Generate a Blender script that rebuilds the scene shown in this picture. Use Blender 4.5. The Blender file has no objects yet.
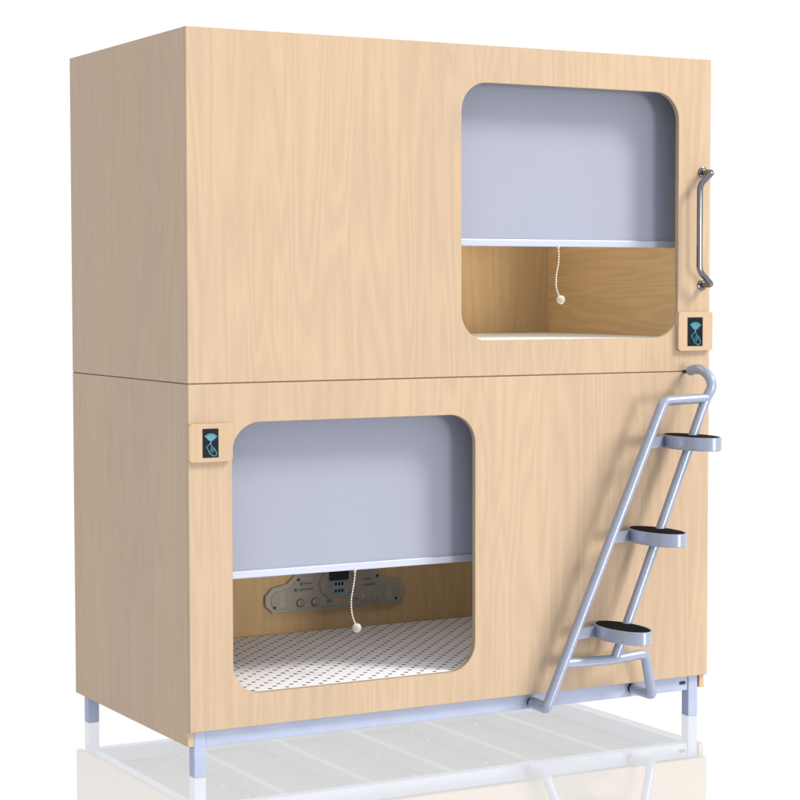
import bpy, bmesh, math, random
from mathutils import Vector, Matrix
random.seed(7)
PI = math.pi
SC = bpy.context.scene
COL = SC.collection
ZO = 0.10                                   # the heights below are measured from the pods' lower edge; the floor is 0.10 under it
W, D, HT, HS = 1.974, 1.013, 2.2, 1.1197    # width, depth, top, seam between the two pods
T = 0.018                                   # board thickness

# ------------------------------------------------------------------ materials
def mat(name):
    m = bpy.data.materials.new(name); m.use_nodes = True
    nt = m.node_tree
    return m, nt, nt.nodes['Principled BSDF']

def plain(name, col, rough=.5, metal=0., spec=.5, emit=None, noise=0., nscale=40, bump=0.):
    m, nt, b = mat(name)
    b.inputs['Base Color'].default_value = (*col, 1)
    b.inputs['Roughness'].default_value = rough
    b.inputs['Metallic'].default_value = metal
    b.inputs['Specular IOR Level'].default_value = spec
    if emit:
        b.inputs['Emission Color'].default_value = (*emit[0], 1)
        b.inputs['Emission Strength'].default_value = emit[1]
    if noise or bump:
        tc = nt.nodes.new('ShaderNodeTexCoord')
        n = nt.nodes.new('ShaderNodeTexNoise'); n.inputs['Scale'].default_value = nscale; n.inputs['Detail'].default_value = 4
        nt.links.new(tc.outputs['Object'], n.inputs['Vector'])
        if noise:
            mr = nt.nodes.new('ShaderNodeMapRange')
            mr.inputs['From Min'].default_value = .3; mr.inputs['From Max'].default_value = .7
            mr.inputs['To Min'].default_value = 1 - noise; mr.inputs['To Max'].default_value = 1 + noise
            mx = nt.nodes.new('ShaderNodeVectorMath'); mx.operation = 'SCALE'
            mx.inputs[0].default_value = col
            nt.links.new(n.outputs['Fac'], mr.inputs['Value']); nt.links.new(mr.outputs[0], mx.inputs['Scale'])
            nt.links.new(mx.outputs[0], b.inputs['Base Color'])
        if bump:
            bp = nt.nodes.new('ShaderNodeBump'); bp.inputs['Strength'].default_value = bump; bp.inputs['Distance'].default_value = .002
            nt.links.new(n.outputs['Fac'], bp.inputs['Height']); nt.links.new(bp.outputs[0], b.inputs['Normal'])
    return m

def wood(name, col, axis='z', seed=0., contrast=1., rough=.5):
    """pale beech veneer: grain runs along axis; broad veneer leaves, wavy flame figure, fine pores"""
    m, nt, b = mat(name)
    N, L = nt.nodes, nt.links
    tc = N.new('ShaderNodeTexCoord')
    sep = N.new('ShaderNodeSeparateXYZ'); L.new(tc.outputs['Object'], sep.inputs[0])
    X, Y, Z = sep.outputs
    along, a1, a2 = {'z': (Z, X, Y), 'x': (X, Z, Y), 'y': (Y, Z, X)}[axis]
    def math_(op, a, bb=None, c=None):
        n = N.new('ShaderNodeMath'); n.operation = op
        for i, v in enumerate((a, bb, c)):
            if v is None: continue
            if isinstance(v, (int, float)): n.inputs[i].default_value = v
            else: L.new(v, n.inputs[i])
        return n.outputs[0]
    across = math_('ADD', math_('ADD', a1, a2), seed)
    def comb(sx, sy, oz=0.):
        c = N.new('ShaderNodeCombineXYZ')
        L.new(math_('MULTIPLY', across, sx), c.inputs[0]); L.new(math_('MULTIPLY', along, sy), c.inputs[1]); c.inputs[2].default_value = oz + seed
        return c.outputs[0]
    def noise(vec, scale, detail=3, dist=0., rough=.5):
        n = N.new('ShaderNodeTexNoise'); n.inputs['Scale'].default_value = scale; n.inputs['Detail'].default_value = detail
        n.inputs['Distortion'].default_value = dist; n.inputs['Roughness'].default_value = rough
        L.new(vec, n.inputs['Vector']); return n.outputs['Fac']
    flame = noise(comb(4.2, .34), 1.5, 2, .25)                      # cathedral lines: rings cut out of a stretched field
    rings = math_('FRACT', math_('MULTIPLY', flame, 13.0))
    rings = math_('ABSOLUTE', math_('SUBTRACT', rings, .5))       # 0..0.5
    fine = noise(comb(210, 3.0, 3.1), 1.0, 4, 0, .6)
    pores = noise(comb(520, 16, 6.3), 1.0, 2, 0, .5)
    leaf = N.new('ShaderNodeTexVoronoi'); leaf.feature = 'F1'; leaf.inputs['Scale'].default_value = 1
    leaf.voronoi_dimensions = '1D'
    L.new(math_('MULTIPLY', across, 4.6), leaf.inputs['W'])
    lv = N.new('ShaderNodeSeparateColor'); L.new(leaf.outputs['Color'], lv.inputs[0])
    broad = noise(comb(2.2, .4, 9.), 1.0, 2)
    v = math_('MULTIPLY_ADD', math_('SUBTRACT', rings, .25), .18 * contrast, 1.0)
    v = math_('MULTIPLY_ADD', math_('SUBTRACT', fine, .5), .17 * contrast, v)
    v = math_('MULTIPLY_ADD', math_('SUBTRACT', lv.outputs[0], .5), .05 * contrast, v)
    v = math_('MULTIPLY_ADD', math_('SUBTRACT', broad, .5), .07 * contrast, v)
    pr = N.new('ShaderNodeMapRange'); pr.inputs['From Min'].default_value = .60; pr.inputs['From Max'].default_value = .72
    pr.inputs['To Min'].default_value = 0; pr.inputs['To Max'].default_value = -.09 * contrast
    L.new(pores, pr.inputs['Value'])
    v = math_('ADD', v, pr.outputs[0])
    sc = N.new('ShaderNodeVectorMath'); sc.operation = 'SCALE'
    tint = N.new('ShaderNodeMix'); tint.data_type = 'RGBA'
    tint.inputs[6].default_value = (*col, 1)
    tint.inputs[7].default_value = (col[0] * 1.0, col[1] * .95, col[2] * .88, 1)
    L.new(broad, tint.inputs[0]); L.new(tint.outputs[2], sc.inputs[0]); L.new(v, sc.inputs['Scale'])
    L.new(sc.outputs[0], b.inputs['Base Color'])
    rr = math_('MULTIPLY_ADD', fine, .12, rough - .06); L.new(rr, b.inputs['Roughness'])
    b.inputs['Specular IOR Level'].default_value = .10
    bp = N.new('ShaderNodeBump'); bp.inputs['Strength'].default_value = .12; bp.inputs['Distance'].default_value = .001
    L.new(fine, bp.inputs['Height']); L.new(bp.outputs[0], b.inputs['Normal'])
    return m

BEECH = (.422, .333, .252)
M = {}
M['wood_front_up'] = wood('beech veneer, upper front', BEECH, 'z', 0.)
M['wood_front_low'] = wood('beech veneer, lower front', BEECH, 'z', 3.7)
M['wood_side_up'] = wood('beech veneer, upper sides', (.452, .353, .272), 'z', 11.3, .6)
M['wood_side_low'] = wood('beech veneer, lower sides', (.452, .353, .272), 'z', 14.9, .6)
M['wood_in'] = wood('beech veneer, inner back', (.52, .385, .225), 'z', 21.1)
M['wood_end'] = wood('beech veneer, long grain', (.56, .415, .245), 'y', 25.7, 1.5)
M['wood_badge'] = wood('beech veneer, reader plates', (.43, .335, .25), 'z', 31.4, .5)
M['wood_raw'] = plain('board underside', (.05, .05, .052), .6, noise=.15, nscale=6)
M['steel'] = plain('blue grey powder coated steel', (.29, .335, .455), .30, .3, .5, noise=.04, nscale=30, bump=.03)
M['steel_pale'] = plain('pale blue coated frame steel', (.32, .375, .53), .45, .05, .3, noise=.04, nscale=20)
M['dull'] = plain('dull galvanised steel', (.22, .22, .23), .6, noise=.2, nscale=12)
M['bar'] = plain('pale anodised bottom bar', (.40, .45, .58), .35, .1)
M['chrome'] = plain('polished chrome', (.20, .21, .23), .06, 1.0)
M['rubber'] = plain('black ribbed rubber', (.006, .006, .009), .8, 0, .04, noise=.3, nscale=120)
M['black'] = plain('matt black', (.01, .01, .012), .6, noise=.2)
M['screen'] = plain('dark glass screen', (.010, .013, .020), .45, 0, .06, noise=.1)
M['glow'] = plain('lit cyan symbol', (.03, .2, .25), .4, emit=((.07, .38, .50), .35), noise=.1)
M['glow_in'] = plain('lit blue symbol', (.03, .15, .2), .4, emit=((.03, .14, .22), .35), noise=.1)
M['plate'] = plain('grey console rim', (.32, .315, .28), .45, .1, noise=.05)
M['plate_in'] = plain('grey console face', (.28, .275, .245), .45, .1, noise=.05)
M['ink'] = plain('dark grey print', (.12, .12, .11), .6, noise=.1)
M['display'] = plain('small blue display', (.2, .28, .36), .3, noise=.1)
M['orange'] = plain('faded orange print', (.5, .25, .16), .5, noise=.1)
M['bead'] = plain('pale metal beads', (.75, .68, .58), .2, .6)
M['sparkle'] = plain('white plastic cap', (.85, .85, .85), .3, noise=.03)  # for the discs added to glint in the floor reflection
M['joint'] = plain('brown joint strip', (.10, .06, .035), .7, noise=.1)
M['edge'] = plain('edge band', (.50, .40, .29), .5, noise=.06, nscale=60)
M['card_edge'] = plain('cut board edge', (.36, .27, .18), .6, noise=.1, nscale=90)

# fabric of the blinds: fine woven cross lines
m, nt, b = mat('blue grey blind cloth'); N, L = nt.nodes, nt.links
b.inputs['Roughness'].default_value = .6; b.inputs['Specular IOR Level'].default_value = .3
tc = N.new('ShaderNodeTexCoord')
v = None
for prof, sc, s3 in (('X', 900, (1, .02, .02)), ('Z', 900, (.02, .02, 1))):
    mp = N.new('ShaderNodeMapping'); mp.inputs['Scale'].default_value = s3
    n = N.new('ShaderNodeTexNoise'); n.inputs['Scale'].default_value = 420; n.inputs['Detail'].default_value = 2
    L.new(tc.outputs['Object'], mp.inputs[0]); L.new(mp.outputs[0], n.inputs['Vector'])
    if v is None: v = n.outputs['Fac']
    else:
        a = N.new('ShaderNodeMath'); a.operation = 'ADD'; L.new(v, a.inputs[0]); L.new(n.outputs['Fac'], a.inputs[1]); v = a.outputs[0]
mr = N.new('ShaderNodeMapRange'); mr.inputs['From Min'].default_value = .6; mr.inputs['From Max'].default_value = 1.4
mr.inputs['To Min'].default_value = .975; mr.inputs['To Max'].default_value = 1.025
sc = N.new('ShaderNodeVectorMath'); sc.operation = 'SCALE'; sc.inputs[0].default_value = (.268, .298, .402)
L.new(v, mr.inputs['Value']); L.new(mr.outputs[0], sc.inputs['Scale']); L.new(sc.outputs[0], b.inputs['Base Color'])
bp = N.new('ShaderNodeBump'); bp.inputs['Strength'].default_value = .1; bp.inputs['Distance'].default_value = .001
L.new(v, bp.inputs['Height']); L.new(bp.outputs[0], b.inputs['Normal'])
M['cloth'] = m

# mattress cover: white with staggered small dark dots
m, nt, b = mat('white dotted mattress cover'); N, L = nt.nodes, nt.links
b.inputs['Roughness'].default_value = .8; b.inputs['Specular IOR Level'].default_value = .15
tc = N.new('ShaderNodeTexCoord'); sep = N.new('ShaderNodeSeparateXYZ'); L.new(tc.outputs['Object'], sep.inputs[0])
def mth(op, a, bb=None):
    n = N.new('ShaderNodeMath'); n.operation = op
    for i, q in enumerate((a, bb)):
        if q is None: continue
        if isinstance(q, (int, float)): n.inputs[i].default_value = q
        else: L.new(q, n.inputs[i])
    return n.outputs[0]
DX, DY = .060, .062
ds = []
for o in (0, .5):
    px = mth('MULTIPLY', mth('SUBTRACT', mth('FRACT', mth('ADD', mth('DIVIDE', sep.outputs[0], DX), o)), .5), DX)
    py = mth('MULTIPLY', mth('SUBTRACT', mth('FRACT', mth('ADD', mth('DIVIDE', sep.outputs[1], DY), o)), .5), DY)
    ds.append(mth('SQRT', mth('ADD', mth('MULTIPLY', px, px), mth('MULTIPLY', py, py))))
d = mth('MINIMUM', ds[0], ds[1])
mr = N.new('ShaderNodeMapRange'); mr.inputs['From Min'].default_value = .0066; mr.inputs['From Max'].default_value = .0082
L.new(d, mr.inputs['Value'])
mx = N.new('ShaderNodeMix'); mx.data_type = 'RGBA'
mx.inputs[6].default_value = (.03, .028, .035, 1); mx.inputs[7].default_value = (.72, .745, .83, 1)
L.new(mr.outputs[0], mx.inputs[0]); L.new(mx.outputs[2], b.inputs['Base Color'])
nn = N.new('ShaderNodeTexNoise'); nn.inputs['Scale'].default_value = 260
L.new(tc.outputs['Object'], nn.inputs['Vector'])
bp = N.new('ShaderNodeBump'); bp.inputs['Strength'].default_value = .15; bp.inputs['Distance'].default_value = .001
L.new(nn.outputs['Fac'], bp.inputs['Height']); L.new(bp.outputs[0], b.inputs['Normal'])
M['mattress'] = m

# crystal ball on the pull cord
m, nt, b = mat('clear crystal'); b.inputs['Transmission Weight'].default_value = .75; b.inputs['Roughness'].default_value = .04
b.inputs['IOR'].default_value = 1.5; b.inputs['Base Color'].default_value = (.95, .93, .9, 1)
M['crystal'] = m

# the floor: a sheet of clear polished glass over the white surroundings
m = bpy.data.materials.new('clear polished glass sheet'); m.use_nodes = True
nt = m.node_tree; N, L = nt.nodes, nt.links; N.clear()
out = N.new('ShaderNodeOutputMaterial'); mixs = N.new('ShaderNodeMixShader'); tr = N.new('ShaderNodeBsdfTransparent')
gl = N.new('ShaderNodeBsdfGlossy'); gl.inputs['Roughness'].default_value = 0.0; gl.inputs['Color'].default_value = (1, 1, 1, 1)
tr.inputs['Color'].default_value = (1, 1, 1, 1)
fr = N.new('ShaderNodeFresnel'); fr.inputs['IOR'].default_value = 2.2
L.new(fr.outputs[0], mixs.inputs[0]); L.new(tr.outputs[0], mixs.inputs[1]); L.new(gl.outputs[0], mixs.inputs[2]); L.new(mixs.outputs[0], out.inputs[0])
M['floor'] = m

# ------------------------------------------------------------------ object helpers
def base_of(o):
    return Vector(o.get('_b', (0, 0, 0)))
def thing(name, loc, label, cat, group=None):
    o = bpy.data.objects.new(name, None); COL.objects.link(o)
    o.empty_display_size = .1
    o.location = (loc[0], loc[1], loc[2] + ZO)
    o['label'] = label; o['category'] = cat
    if group: o['group'] = group
    ORIG[o.name] = Vector(loc)
    return o
ORIG = {}
def obj(name, bm, material, parent=None, smooth=False, label=None, angle=40):
    me = bpy.data.meshes.new(name)
    bmesh.ops.recalc_face_normals(bm, faces=bm.faces)
    o = bpy.data.objects.new(name, me); COL.objects.link(o)
    if parent is not None:
        po = ORIG[parent.name]
        bmesh.ops.translate(bm, verts=bm.verts, vec=-po)
        o.parent = parent; ORIG[o.name] = po
    else:
        bmesh.ops.translate(bm, verts=bm.verts, vec=(0, 0, ZO)); ORIG[o.name] = Vector((0, 0, 0))
    for f in bm.faces: f.smooth = smooth
    if smooth:
        for e in bm.edges:
            if len(e.link_faces) == 2 and e.calc_face_angle(0) > math.radians(angle): e.smooth = False
    bm.to_mesh(me); bm.free()
    if isinstance(material, (list, tuple)):
        for mm in material: me.materials.append(M[mm])
    else: me.materials.append(M[material])
    if label: o['label'] = label
    return o

def box(bm, x0, x1, y0, y1, z0, z1, bev=0., seg=2):
    b2 = bmesh.new()
    vs = [b2.verts.new((x, y, z)) for x in (x0, x1) for y in (y0, y1) for z in (z0, z1)]
    for f in ((0, 1, 3, 2), (4, 6, 7, 5), (0, 4, 5, 1), (2, 3, 7, 6), (0, 2, 6, 4), (1, 5, 7, 3)):
        b2.faces.new([vs[i] for i in f])
    if bev: bmesh.ops.bevel(b2, geom=list(b2.edges), offset=bev, segments=seg, affect='EDGES', profile=.5)
    merge(bm, b2); return bm
def merge(bm, b2):
    mp = {v: bm.verts.new(v.co) for v in b2.verts}
    for f in b2.faces: bm.faces.new([mp[v] for v in f.verts])
    b2.free()
def B(*a, **k): return box(bmesh.new(), *a, **k)

def prism(bm, pts, y0, y1, bev=0.):
    """2-D outline (x, z) pushed from y0 to y1 (y0 is the front)"""
    b2 = bmesh.new()
    f = b2.faces.new([b2.verts.new((x, y1, z)) for x, z in pts])
    g = bmesh.ops.extrude_face_region(b2, geom=[f])
    vs = [e for e in g['geom'] if isinstance(e, bmesh.types.BMVert)]
    bmesh.ops.translate(b2, verts=vs, vec=(0, y0 - y1, 0))
    if bev:
        ed = [e for e in b2.edges if all(abs(v.co.y - y0) < 1e-6 for v in e.verts)]
        bmesh.ops.bevel(b2, geom=ed, offset=bev, segments=2, affect='EDGES', profile=.5)
    merge(bm, b2); return bm
def rrect(x0, x1, z0, z1, r, n=6):
    pts = []
    for cx, cz, a0 in ((x1 - r, z1 - r, 0), (x0 + r, z1 - r, 90), (x0 + r, z0 + r, 180), (x1 - r, z0 + r, 270)):
        for k in range(n + 1):
            a = math.radians(a0 + 90 * k / n); pts.append((cx + r * math.cos(a), cz + r * math.sin(a)))
    return pts

def fillet(pts, r, n=6):
    pts = [Vector(p) for p in pts]; out = [pts[0]]
    for i in range(1, len(pts) - 1):
        a, p, c = pts[i - 1], pts[i], pts[i + 1]
        rr = r[i] if isinstance(r, dict) and i in r else (r if not isinstance(r, dict) else r.get('d', .02))
        d1, d2 = (a - p), (c - p); l1, l2 = d1.length, d2.length; d1.normalize(); d2.normalize()
        t = min(rr, l1 * .48, l2 * .48)
        q0, q1 = p + d1 * t, p + d2 * t
        for k in range(n + 1):
            s = k / n; out.append(q0 * (1 - s) ** 2 + p * 2 * s * (1 - s) + q1 * s * s)
    out.append(pts[-1]); return out
def tube(bm, pts, r, n=20, sx=1., caps=True, round_end=False):
    pts = [Vector(p) for p in pts]
    if round_end:
        for end in (0, -1):
            p, q = (pts[0], pts[1]) if end == 0 else (pts[-1], pts[-2])
    rings = []; up = None
    for i, p in enumerate(pts):
        t = (pts[min(i + 1, len(pts) - 1)] - pts[max(i - 1, 0)]).normalized()
        if up is None:
            up = Vector((0, 1, 0)) if abs(t.y) < .9 else Vector((0, 0, 1))
        u = (up - t * up.dot(t)).normalized(); up = u; w = t.cross(u)
        rings.append([bm.verts.new(p + (u * math.cos(2 * PI * k / n) * sx + w * math.sin(2 * PI * k / n)) * r) for k in range(n)])
    for a, b_ in zip(rings, rings[1:]):
        for k in range(n): bm.faces.new((a[k], a[(k + 1) % n], b_[(k + 1) % n], b_[k]))
    if caps:
        for ring, s in ((rings[0], -1), (rings[-1], 1)):
            i = 0 if s < 0 else -1
            t = (pts[0] - pts[1]).normalized() if s < 0 else (pts[-1] - pts[-2]).normalized()
            c = pts[i]
            ch = [bm.verts.new(c + (v.co - c) * .82 + t * r * .16) for v in ring]
            for k in range(n): bm.faces.new((ring[k], ring[(k + 1) % n], ch[(k + 1) % n], ch[k]))
            bm.faces.new(ch)
    return bm
def ball(bm, c, r, seg=16):
    b2 = bmesh.new(); bmesh.ops.create_uvsphere(b2, u_segments=seg, v_segments=max(6, seg // 2), radius=r)
    bmesh.ops.translate(b2, verts=b2.verts, vec=c); merge(bm, b2); return bm
def disc(bm, cx, cz, r, y0, y1, bev=0., n=28):
    return prism(bm, [(cx + r * math.cos(2 * PI * k / n), cz + r * math.sin(2 * PI * k / n)) for k in range(n)], y0, y1, bev)

def window_panel(x0, x1, z0, z1, win, t=T, b_=.0014, n=10):
    """front board with one rounded opening; every rim is a small chamfer"""
    wx0, wx1, wz0, wz1, r = win
    bm = bmesh.new()
    def outer(ins):
        p = []
        for cx, cz in ((x1 - ins, z1 - ins), (x0 + ins, z1 - ins), (x0 + ins, z0 + ins), (x1 - ins, z0 + ins)): p += [(cx, cz)]
        return p
    def inner(g): return rrect(wx0 - g, wx1 + g, wz0 - g, wz1 + g, r + g, n)
    def mk(pts, y): return [bm.verts.new((x, y, z)) for x, z in pts]
    oF, oM, oB = mk(outer(b_), 0), mk(outer(0), b_), mk(outer(0), t)
    iF, iM, iB = mk(inner(b_), 0), mk(inner(0), b_), mk(inner(0), t)
    def band(a, c, mi=0):
        for k in range(len(a)):
            f = bm.faces.new((a[k], a[(k + 1) % len(a)], c[(k + 1) % len(c)], c[k])); f.material_index = mi
    band(oF, oM); band(oM, oB); band(iF, iM, 1); band(iM, iB, 1)
    for O, I in ((oF, iF), (oB, iB)):
        for q in range(4):
            s = q * (n + 1)
            for k in range(n): bm.faces.new((O[q], I[s + k], I[s + k + 1]))
            bm.faces.new((O[q], I[s + n], I[(s + n + 1) % len(I)], O[(q + 1) % 4]))
    return bm

# ------------------------------------------------------------------ the two sleeping pods
LOW_WIN = (.146, 1.019, .151, .997, .095)
UP_WIN = (.967, 1.837, 1.2385, 2.079, .095)

def pod(name, loc, label, zb, zt, win, zfb, wf, ws, floor_z):
    t = thing(name, loc, label, 'sleeping pod')
    obj('front_panel', window_panel(0, W, zfb, zt, win), [wf, 'card_edge'], t)
    e = .0008
    obj('side_panel', B(0, .020, T + .0005, D, zb, zt, bev=.001), ws, t)
    obj('side_panel', B(W - .020, W, T + .0005, D, zb, zt, bev=.001), ws, t)
    # inner linings: the end walls are veneered with the grain lying down, the back wall with upright grain
    obj('end_wall', B(W - .027, W - .0205, T + .0005, D - .0215, floor_z, zt - .021), 'wood_end', t)
    obj('end_wall', B(.0205, .027, T + .0005, D - .0215, floor_z, zt - .021), 'wood_end', t)
    obj('back_wall', B(.0205, W - .0205, D - .021, D - .001, floor_z, zt - .021), 'wood_in', t)
    obj('roof_panel', B(.0205, W - .0205, T + .0005, D - .001, zt - .0205, zt - .0005), 'wood_in', t)
    obj('floor_panel', B(.0205, W - .0205, T + .0005, D - .001, floor_z - .018, floor_z - .0005), 'wood_raw', t)
    return t

low = pod('sleeping_pod', (W / 2, D / 2, 0), 'pale beech lower sleeping pod standing on four blue-grey legs, its window at the left', 0, HS - .0017, LOW_WIN, .0473, 'wood_front_low', 'wood_side_low', .066)
upp = pod('sleeping_pod', (W / 2, D / 2, HS), 'pale beech upper sleeping pod with chrome grab handle, its window at the right', HS + .0017, HT, UP_WIN, HS + .0017, 'wood_front_up', 'wood_side_up', HS + .026)

obj('joint_strip', B(.0012, W - .0012, .0012, D - .0012, HS - .0014, HS + .0014), 'joint', upp)

# base frame of the lower pod
fb = bmesh.new()
box(fb, .0605, W - .0665, .0245, .060, -.006, .047, .002)                   # front rail
box(fb, .0605, W - .0665, .948, .984, -.006, .047, .002)                    # back rail
box(fb, .024, .058, .0605, .9445, -.004, .047, .002)
box(fb, W - .0640, W - .030, .0605, .9445, -.004, .047, .002)
fr_ = obj('base_frame', fb, 'steel_pale', low)
for x in (.0205, W - .066):
    for y in (.020, .945):
        obj('leg', B(x, x + .040, y, y + .040, -.1, .0475, bev=.003), 'steel_pale', fr_)
for k in range(5):
    x = .34 + k * .31
    obj('cross_beam', B(x, x + .030, .0605, .9475, -.004, .046, bev=.003), 'dull', fr_)
obj('slot', prism(bmesh.new(), rrect(1.871, 1.899, .015, .027, .0058), .0238, .0245), 'black', fr_)

# card readers
def card_reader(par, x0, x1, z0, z1, label, sx0, sx1, sz0, sz1):
    r = obj('card_reader', prism(bmesh.new(), rrect(x0, x1, z0, z1, .012), -.018, -.0003, .002), 'wood_badge', par, label=label)
    obj('screen', prism(bmesh.new(), rrect(sx0, sx1, sz0, sz1, .001, 2), -.0192, -.0181), 'screen', r)
    w, h = sx1 - sx0, sz1 - sz0; cx = (sx0 + sx1) / 2
    y0, y1 = -.0204, -.0193
    def P(u, v): return (sx0 + u * w, sz0 + v * h)          # u, v in 0..1 of the screen
    def stroke(bm, pts, wd, ya=y0):
        pts = [Vector((x, z)) for x, z in pts]
        L_, R_ = [], []
        for i, p in enumerate(pts):
            t = (pts[min(i + 1, len(pts) - 1)] - pts[max(i - 1, 0)]).normalized(); nrm = Vector((-t.y, t.x)) * wd / 2
            L_.append(p + nrm); R_.append(p - nrm)
        for i in range(len(pts) - 1):
            prism(bm, [tuple(L_[i]), tuple(L_[i + 1]), tuple(R_[i + 1]), tuple(R_[i])], ya, y1)
    ox, oz = P(.5, .50)
    fan = bmesh.new()
    R0 = h * .29
    prism(fan, [(ox, oz + .12 * R0)] + [(ox + R0 * 1.02 * math.cos(math.radians(a)), oz + R0 * 1.02 * math.sin(math.radians(a))) for a in range(44, 137, 8)], -.0197, y1)
    obj('wave_symbol', fan, 'glow_in', r)
    arcs = bmesh.new()
    for f_ in (1.1, .82, .56):
        stroke(arcs, [(ox + R0 * f_ * math.cos(math.radians(a)), oz + R0 * f_ * math.sin(math.radians(a))) for a in range(42, 140, 7)], h * .024)
    disc(arcs, ox, oz, h * .028, y0, y1, 0, 12)
    obj('wave_symbol', arcs, 'glow', r)
    hand = bmesh.new()          # a hand holding up a card, leaning to the right
    def H(u, v):                # u across the hand (-1..1), v along it (-1 wrist .. 1 card tip); it leans up to the left
        ax = Vector((-.62, .78)); ay = Vector((.78, .62))
        q = ax * (v * h * .225) + ay * (u * w * .17)
        return (ox + .06 * w + q.x, sz0 + h * .255 + q.y)
    stroke(hand, [H(-.95, .95), H(.95, .95), H(.95, .25)], h * .017)
    stroke(hand, [H(-.95, .95), H(-.95, .1)], h * .017)
    stroke(hand, [H(-.95, .30), H(-1.25, .05), H(-1.1, -.45), H(-.7, -.95), H(.2, -1.1), H(.85, -.8), H(1.05, -.2), H(.95, .3)], h * .019)
    stroke(hand, [H(-.45, .2), H(-.45, -.35)], h * .013)
    stroke(hand, [H(.05, .4), H(.1, -.35)], h * .013)
    stroke(hand, [H(.5, .45), H(.6, -.3)], h * .013)
    obj('hand_symbol', hand, 'glow', r)
    hf = bmesh.new()
    prism(hf, [H(-.95, .95), H(-.95, .2), H(-1.15, -.3), H(-.7, -.9), H(.2, -1.0), H(.85, -.7), H(.95, .95)], -.0197, y1)
    hf.free()
    return r
card_reader(low, -.006, .141, .880, .9985, 'square wooden plate with lit card reader screen left of the lower window', .0395, .0920, .8945, .983)
card_reader(upp, 1.828, 1.974, 1.191, 1.3265, 'square wooden plate with lit card reader screen below the chrome handle', 1.866, 1.9305, 1.208, 1.3075)

# chrome grab handle on the upper pod
hb = bmesh.new()
path = fillet([(1.939, -.0, 1.810), (1.939, -.055, 1.808), (1.885, -.058, 1.763), (1.885, -.058, 1.468), (1.939, -.055, 1.421), (1.939, -.0, 1.419)], {'d': .02, 1: .012, 4: .012}, 6)
tube(hb, path, .0105, 20)
hd = obj('grab_handle', hb, 'chrome', upp, smooth=True)
for z in (1.810, 1.419):
    obj('wall_flange', disc(bmesh.new(), 1.939, z, .0185, -.0065, -.0002, .002, 32), 'chrome', hd, smooth=True)

# ------------------------------------------------------------------ the console on the lower pod's back wall
CY = D - .0215
cx, H2 = 1.006, .29
def half(lst): return [(cx + a, b_) for a, b_ in lst]
_prism = prism
def prism(bm, pts, y0, y1, bev=0.): return _prism(bm, [(x, z - .1) for x, z in pts], y0, y1, bev)   # the console's heights are measured from the floor
right_ = [(.222, .3225), (.262, .3245), (.290, .352), (.290, .387), (.262, .416), (.226, .424), (.203, .428), (.178, .450), (.160, .470), (.118, .480), (.075, .505), (.03, .518)]
outline = half(right_) + half([(-a, b_) for a, b_ in reversed(right_)])
con = obj('console_panel', prism(bmesh.new(), outline, CY - .014, CY - .0002, .003), 'plate', low, label='grey cloud-shaped control console on the back wall')
inn = [(.20, .333), (.250, .335), (.268, .356), (.268, .381), (.250, .400), (.216, .408), (.190, .414), (.165, .436), (.150, .456), (.112, .466), (.070, .490), (.03, .50)]
obj('console_face', prism(bmesh.new(), half(inn) + half([(-a, b_) for a, b_ in reversed(inn)]), CY - .017, CY - .0142, .0012), 'plate_in', con)
y0, y1 = CY - .0186, CY - .0172
ring = bmesh.new()
n = 40
for k in range(n):
    a0, a1 = 2 * PI * k / n, 2 * PI * (k + 1) / n
    if math.sin(a0) < -.86: continue
    prism(ring, [(cx + .072 * math.cos(a0), .418 + .062 * math.sin(a0)), (cx + .072 * math.cos(a1), .418 + .062 * math.sin(a1)), (cx + .0705 * math.cos(a1), .418 + .0605 * math.sin(a1)), (cx + .0705 * math.cos(a0), .418 + .0605 * math.sin(a0))], y0, y1)
obj('ring_line', ring, 'ink', con)
obj('black_screen', prism(bmesh.new(), rrect(cx - .031, cx + .049, .429, .474, .004), CY - .021, y1), 'black', con)
obj('display', prism(bmesh.new(), rrect(cx - .017, cx + .037, .364, .4275, .003), CY - .0188, y1), 'display', con)
ic = bmesh.new()
for i in range(3):
    for j in range(2):
        x = cx - .004 + i * .0135; z = .416 - j * .026
        prism(ic, rrect(x - .004, x + .004, z - .007, z + .005, .002, 2), CY - .0196, CY - .0189)
obj('display_icon', ic, 'screen', con)
obj('orange_mark', prism(bmesh.new(), rrect(cx - .014, cx + .022, .349, .359, .004), y0, y1), 'orange', con)
for i, kx in enumerate((-.150, -.090, .112, .164)):
    kb = disc(bmesh.new(), cx + kx, .3545, .0165, CY - .020, y1, .0015)
    k_ = obj('knob_ring', kb, 'ink' if i < 2 else 'plate', con)
    k2 = bmesh.new(); disc(k2, cx + kx, .3545, .0115, CY - .030 if i > 1 else CY - .024, CY - .0202, .003)
    obj('knob', k2, 'plate', con, smooth=True)
    k3 = bmesh.new(); prism(k3, rrect(cx + kx - .002, cx + kx + .002, .347, .362, .001, 2), (CY - .0312) if i > 1 else CY - .0252, (CY - .0301) if i > 1 else CY - .0241)
    obj('knob_mark', k3, 'ink', con)
for sx, sz in ((-.254, .3445), (-.157, .441), (.172, .434), (.251, .343)):
    obj('screw', disc(bmesh.new(), cx + sx, sz, .0052, y0, y1, 0, 14), 'black', con)
obj('small_button', prism(bmesh.new(), rrect(cx - .040, cx - .022, .3505, .3585, .0035), CY - .0196, y1), 'ink', con)
for sx in (.060, .082):
    obj('small_button', disc(bmesh.new(), cx + sx, .3545, .0045, CY - .0196, y1, 0, 14), 'ink', con)
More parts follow.
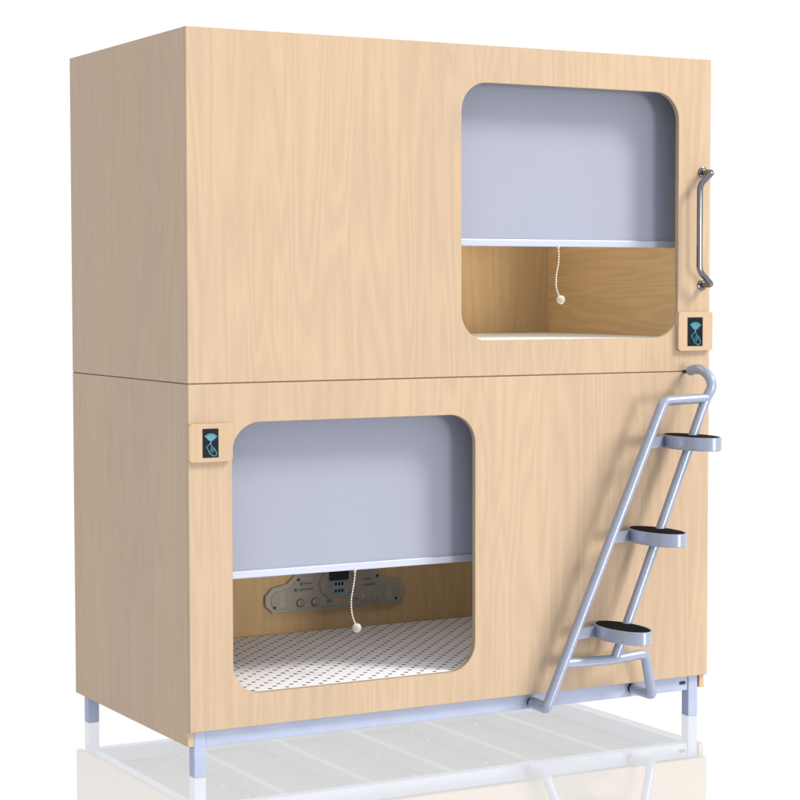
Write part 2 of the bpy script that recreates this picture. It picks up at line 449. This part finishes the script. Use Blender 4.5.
for (ax, az, ln, dot) in ((-.145, .425, .030, 1), (-.169, .404, .060, 1), (.097, .425, .034, 0), (.097, .404, .05, 0)):
    pr = bmesh.new()
    if dot: obj('print_mark', disc(bmesh.new(), cx + ax, az, .0068, y0, y1, 0, 14), 'ink', con)
    q = cx + ax + .013
    while q < cx + ax + .013 + ln:
        w_ = random.choice((.004, .006, .008)); prism(pr, [(q, az - .0025), (q + w_, az - .0025), (q + w_, az + .0025), (q, az + .0025)], y0, y1); q += w_ + .0018
    obj('small_print', pr, 'ink', con)
obj('side_vent', prism(bmesh.new(), rrect(cx - .236, cx - .212, .346, .402, .003), y0 + .0006, y1), 'plate', con)
obj('side_vent', prism(bmesh.new(), rrect(cx + .206, cx + .232, .346, .402, .003), y0 + .0006, y1), 'plate', con)

prism = _prism

# ------------------------------------------------------------------ mattresses
def mattress(loc, z0, z1, label):
    bm = box(bmesh.new(), .030, W - .030, T + .004, D - .024, z0, z1, .012, 3)
    t = obj('mattress', bm, 'mattress', smooth=True)
    t['label'] = label; t['category'] = 'mattress'
mattress((W / 2, D / 2, .066), .0665, .1465, 'white mattress with small dark dots lying in the lower pod')
mattress((W / 2, D / 2, HS), HS + .0265, 1.2365, 'pale mattress lying in the upper pod, only its strip above the window sill seen')

# ------------------------------------------------------------------ roller blinds
def blind(x0, x1, ztop, zbar, label, cord, ballc, zceil):
    y = .125
    sh = lambda q: (q[0] + (q[0] + 2.47) / 5.86 * .025, q[1] + .025, q[2] + (q[2] - 1.414) / 5.86 * .025)
    cord = [sh(q) for q in cord]; ballc = sh(ballc)
    t = thing('roller_blind', ((x0 + x1) / 2, y, ztop), label, 'roller blind', 'roller blinds half drawn in the pod windows')
    # cloth falls from the roller with the faintest sag
    bm = bmesh.new(); nx, nz = 40, 30
    for side in (0, .0012):
        g = [[bm.verts.new((x0 + (x1 - x0) * i / nx, y + side + .0016 * math.sin(i * .55 + .7) * (j / nz) + .002 * math.sin(PI * j / nz), ztop + (zbar + .024 - ztop) * j / nz)) for i in range(nx + 1)] for j in range(nz + 1)]
        for j in range(nz):
            for i in range(nx): bm.faces.new((g[j][i], g[j][i + 1], g[j + 1][i + 1], g[j + 1][i]))
    obj('cloth', bm, 'cloth', t, smooth=True)
    obj('bottom_bar', B(x0 - .002, x1 + .002, y - .007, y + .008, zbar, zbar + .024, bev=.003), 'bar', t)
    tube(rb := bmesh.new(), [(x0 - .01, y + .022, ztop), (x1 + .01, y + .022, ztop)], .021, 24); obj('roller', rb, 'bar', t, smooth=True)
    for x in (x0 - .014, x1 + .010):
        obj('bracket', B(x, x + .002, y - .005, y + .05, ztop - .03, zceil - .0005), 'bar', t)
    # bead cord
    cb = bmesh.new(); pts = fillet(cord, .02, 5)
    tube(cb, pts, .0011, 8)
    d_, nxt = 0., 0.
    for a, b_ in zip(pts, pts[1:]):
        seg = (b_ - a).length
        while nxt <= d_ + seg:
            ball(cb, a + (b_ - a) * ((nxt - d_) / seg), .0034 if nxt > .004 else .006, 8); nxt += .0088
        d_ += seg
    c = obj('pull_cord', cb, 'bead', t, smooth=True)
    obj('cord_ball', ball(bmesh.new(), ballc, .0150, 24), 'crystal', c, smooth=True)
blind(.085, 1.125, HS - .065, .494, 'lavender grey roller blind half drawn in the lower window', [(.621, .094, .499), (.621, .094, .479), (.615, .094, .445), (.606, .094, .400), (.609, .094, .353), (.623, .094, .320)], (.628, .094, .309), HS - .0235)
blind(.915, 1.925, HT - .065, 1.550, 'lavender grey roller blind half drawn in the upper window', [(1.404, .094, 1.55), (1.407, .094, 1.52), (1.405, .094, 1.49), (1.396, .094, 1.454), (1.395, .094, 1.41), (1.409, .094, 1.38)], (1.415, .094, 1.370), HT - .0215)

# ------------------------------------------------------------------ ladder with oval steps
lad = thing('step_ladder', (1.5, -.1, -.08), 'blue-grey tubular ladder with three oval black-topped steps leaning against the lower pod', 'ladder')
def LY(z): return -.082 - .058 * z / 1.05
def left_at(z): return Vector((1.245 + (1.677 - 1.245) * (z - .011) / (1.026 - .011), LY(z), z))
def right_at(z): return Vector((1.529 + (1.873 - 1.529) * (z - .19) / (1.078 - .19), LY(z), z))
R_ = .0170
zt_ = 1.028
# left rail with its top bar
bm = tube(bmesh.new(), fillet([right_at(1.034) + Vector((-.004, 0, 0)), left_at(zt_), left_at(.014), (1.251, .0225 - .012, .016)], {'d': .02, 1: .020, 2: .012}, 6), R_, 24, sx=1.15)
obj('side_rail', bm, 'steel', lad, smooth=True)
# right rail curls over into the hook
rt = right_at(1.07)
bm = tube(bmesh.new(), fillet([(1.866, -.034, 1.1225), (1.866, -.060, 1.129), (1.867, -.085, 1.130), (1.868, -.110, 1.1245), (1.869, -.131, 1.112), (1.871, -.146, 1.094), (1.8715, -.1505, 1.070), right_at(1.035), right_at(.165)], .012, 4), R_, 24)
obj('side_rail', bm, 'steel', lad, smooth=True)
obj('hook_pin', tube(bmesh.new(), [(1.866, -.0345, 1.1195), (1.865, -.0005, 1.1195)], .006, 14), 'black', lad, smooth=True)
# lower bar and right foot
a = left_at(.160)
bm = tube(bmesh.new(), fillet([a + Vector((.006, 0, 0)), (1.50, LY(.16), .155), (1.640, LY(.16), .165), (1.676, LY(.02), .018), (1.664, .0225 - .012, .024)], {'d': .02, 1: .05, 2: .02, 3: .012}, 6), R_, 24)
obj('lower_bar', bm, 'steel', lad, smooth=True)
for c in ((1.251, .0, .016), (1.664, .0, .024)):
    obj('rubber_tip', tube(bmesh.new(), [(c[0], .0135, c[2]), (c[0], .0215, c[2])], R_ * .9, 20), 'black', lad, smooth=True)
def step(c, yaw=0.):
    A, Bb, h = .068, .140, .045
    n = 56
    def ell(k, s, dz, rr=0.):
        a_ = 2 * PI * k / n; x = (A * s + rr) * math.cos(a_); y = (Bb * s + rr) * math.sin(a_)
        return (c[0] + x * math.cos(yaw) - y * math.sin(yaw), c[1] + x * math.sin(yaw) + y * math.cos(yaw), c[2] + dz)
    rings = [(0, -.004, 0), (0, 0, 0), (-.0035, .0, 0)]
    bm = bmesh.new()
    prof = [(-.006, -.003), (-.0045, 0.), (-.0015, 0.), (0., -.0015), (0., -h + .003), (-.003, -h)]
    R = [[bm.verts.new(ell(k, 1, dz, rr)) for k in range(n)] for rr, dz in prof]
    for p, q in zip(R, R[1:]):
        for k in range(n): bm.faces.new((p[k], p[(k + 1) % n], q[(k + 1) % n], q[k]))
    bm.faces.new(R[0]); bm.faces.new(R[-1])
    s = obj('step', bm, 'steel', lad, smooth=True)
    bm = bmesh.new()
    prof = [(-.0078, -.0028), (-.0078, -.0002), (-.0092, .0010)]
    R = [[bm.verts.new(ell(k, 1, dz, rr)) for k in range(n)] for rr, dz in prof]
    for p, q in zip(R, R[1:]):
        for k in range(n): bm.faces.new((p[k], p[(k + 1) % n], q[(k + 1) % n], q[k]))
    bm.faces.new(R[-1])
    obj('grip_pad', bm, 'rubber', s, smooth=True)
    zb = c[2] - h / 2
    l = left_at(zb)
    p0 = Vector((l.x + .006, l.y + .004, 0)); p1 = Vector((c[0] - A * .74, c[1] + Bb * .60, 0))
    dd = (p1 - p0).normalized(); nn_ = Vector((-dd.y, dd.x, 0)) * .003
    bb = bmesh.new(); vs = []
    for z in (zb - .018, zb + .018):
        vs.append([bb.verts.new((q.x, q.y, z)) for q in (p0 + nn_, p1 + nn_, p1 - nn_, p0 - nn_)])
    bb.faces.new(vs[0]); bb.faces.new(vs[1])
    for k in range(4): bb.faces.new((vs[0][k], vs[0][(k + 1) % 4], vs[1][(k + 1) % 4], vs[1][k]))
    obj('bracket', bb, 'steel', s)
step((1.789, -.146, .908)); step((1.647, -.146, .593)); step((1.508, -.146, .276))

# ------------------------------------------------------------------ floor
bm = bmesh.new()
S = 60
bm.faces.new([bm.verts.new(v) for v in ((-S, -S, -.1002), (S, -S, -.1002), (S, S, -.1002), (-S, S, -.1002))])
fl = obj('floor', bm, 'floor'); fl['kind'] = 'structure'

# ------------------------------------------------------------------ white studio surroundings and the lamps
w = bpy.data.worlds.new('World'); SC.world = w; w.use_nodes = True
bg = w.node_tree.nodes['Background']
bg.inputs['Color'].default_value = (1.0, 1.0, 1.0, 1); bg.inputs['Strength'].default_value = 1.0

def lamp(name, loc, target, power, size, col):
    l = bpy.data.lights.new(name, 'AREA'); l.energy = power; l.shape = 'DISK'; l.size = size; l.color = col
    o = bpy.data.objects.new(name, l); COL.objects.link(o); o.location = loc
    o.rotation_euler = (Vector(target) - Vector(loc)).to_track_quat('-Z', 'Y').to_euler()
az, el, dist = math.radians(45), math.radians(40), 16
tg = Vector((1, 0, 1.2))
lamp('key_lamp', tg + Vector((math.sin(az) * math.cos(el), -math.cos(az) * math.cos(el), math.sin(el))) * dist, tg, 2650, 4.8, (1.0, .90, .76))
az, el, dist = math.radians(9), math.radians(0), 14
lamp('fill_lamp', Vector((1, 0, 1.25)) + Vector((math.sin(az) * math.cos(el), -math.cos(az) * math.cos(el), math.sin(el))) * dist, (1, 0, 1.25), 720, 3.0, (1.0, .91, .80))

# unseen warm lights added under the pod ceilings to brighten the interiors
def added_pod_light(par, z, power, col):
    x, y = 1.25, .52
    o = obj('added_pod_light', disc_flat(x, y, .09, z - .010, z - .0006), 'bar', par)  # unseen disc added as housing for the interior fill
    l = bpy.data.lights.new('added_pod_fill', 'AREA'); l.energy = power; l.shape = 'RECTANGLE'; l.size = 1.3; l.size_y = .35; l.color = col
    lo = bpy.data.objects.new('added_pod_fill', l); COL.objects.link(lo); lo.location = (x - .2, y, z - .016 + ZO)
def disc_flat(x, y, r, z0, z1, n=32):
    b2 = bmesh.new(); R = [[b2.verts.new((x + r * math.cos(2 * PI * k / n), y + r * math.sin(2 * PI * k / n), z)) for k in range(n)] for z in (z0, z1)]
    b2.faces.new(R[0]); b2.faces.new(R[1])
    for k in range(n): b2.faces.new((R[0][k], R[0][(k + 1) % n], R[1][(k + 1) % n], R[1][k]))
    return b2
added_pod_light(low, HS - .0222, 2.4, (1.0, .95, .88))
added_pod_light(upp, HT - .0205, 7.8, (1.0, .90, .72))
# small white discs added under the lower pod's floor as reflection sparkles
for k in range(5):
    for j in range(6):
        x = .34 + k * .31 + random.choice((-.02, .05)) + random.uniform(-.01, .01); y = .14 + j * .145 + random.uniform(-.03, .03)
        if not any(c.name.startswith('floor_panel') for c in low.children): break
        fp = [c for c in low.children if c.name.startswith('floor_panel')][0]
        obj('sparkle_disc', disc_flat(x, y, .0055, .0445, .0485, 10), 'sparkle', fp)

# ------------------------------------------------------------------ camera (solved from the box's corners in the photograph)
cam = bpy.data.cameras.new('camera'); co = bpy.data.objects.new('camera', cam); COL.objects.link(co); SC.camera = co
cam.sensor_width = 36; cam.lens = 92.9027; cam.clip_end = 500; cam.clip_start = .1
yaw, pitch, roll = .5053, -.0547, -.0013
f = Vector((math.sin(yaw) * math.cos(pitch), math.cos(yaw) * math.cos(pitch), math.sin(pitch)))
r = Vector((math.cos(yaw), -math.sin(yaw), 0)); u = r.cross(f)
r2 = r * math.cos(roll) + u * math.sin(roll); u2 = -r * math.sin(roll) + u * math.cos(roll)
co.matrix_world = Matrix(((r2.x, u2.x, -f.x, -2.4705), (r2.y, u2.y, -f.y, -5.7977), (r2.z, u2.z, -f.z, 1.4141 + ZO), (0, 0, 0, 1)))

SC.view_settings.view_transform = 'Standard'; SC.view_settings.look = 'None'
SC.view_settings.exposure = 0; SC.view_settings.gamma = 1
SC.cycles.max_bounces = 12; SC.cycles.use_denoising = True
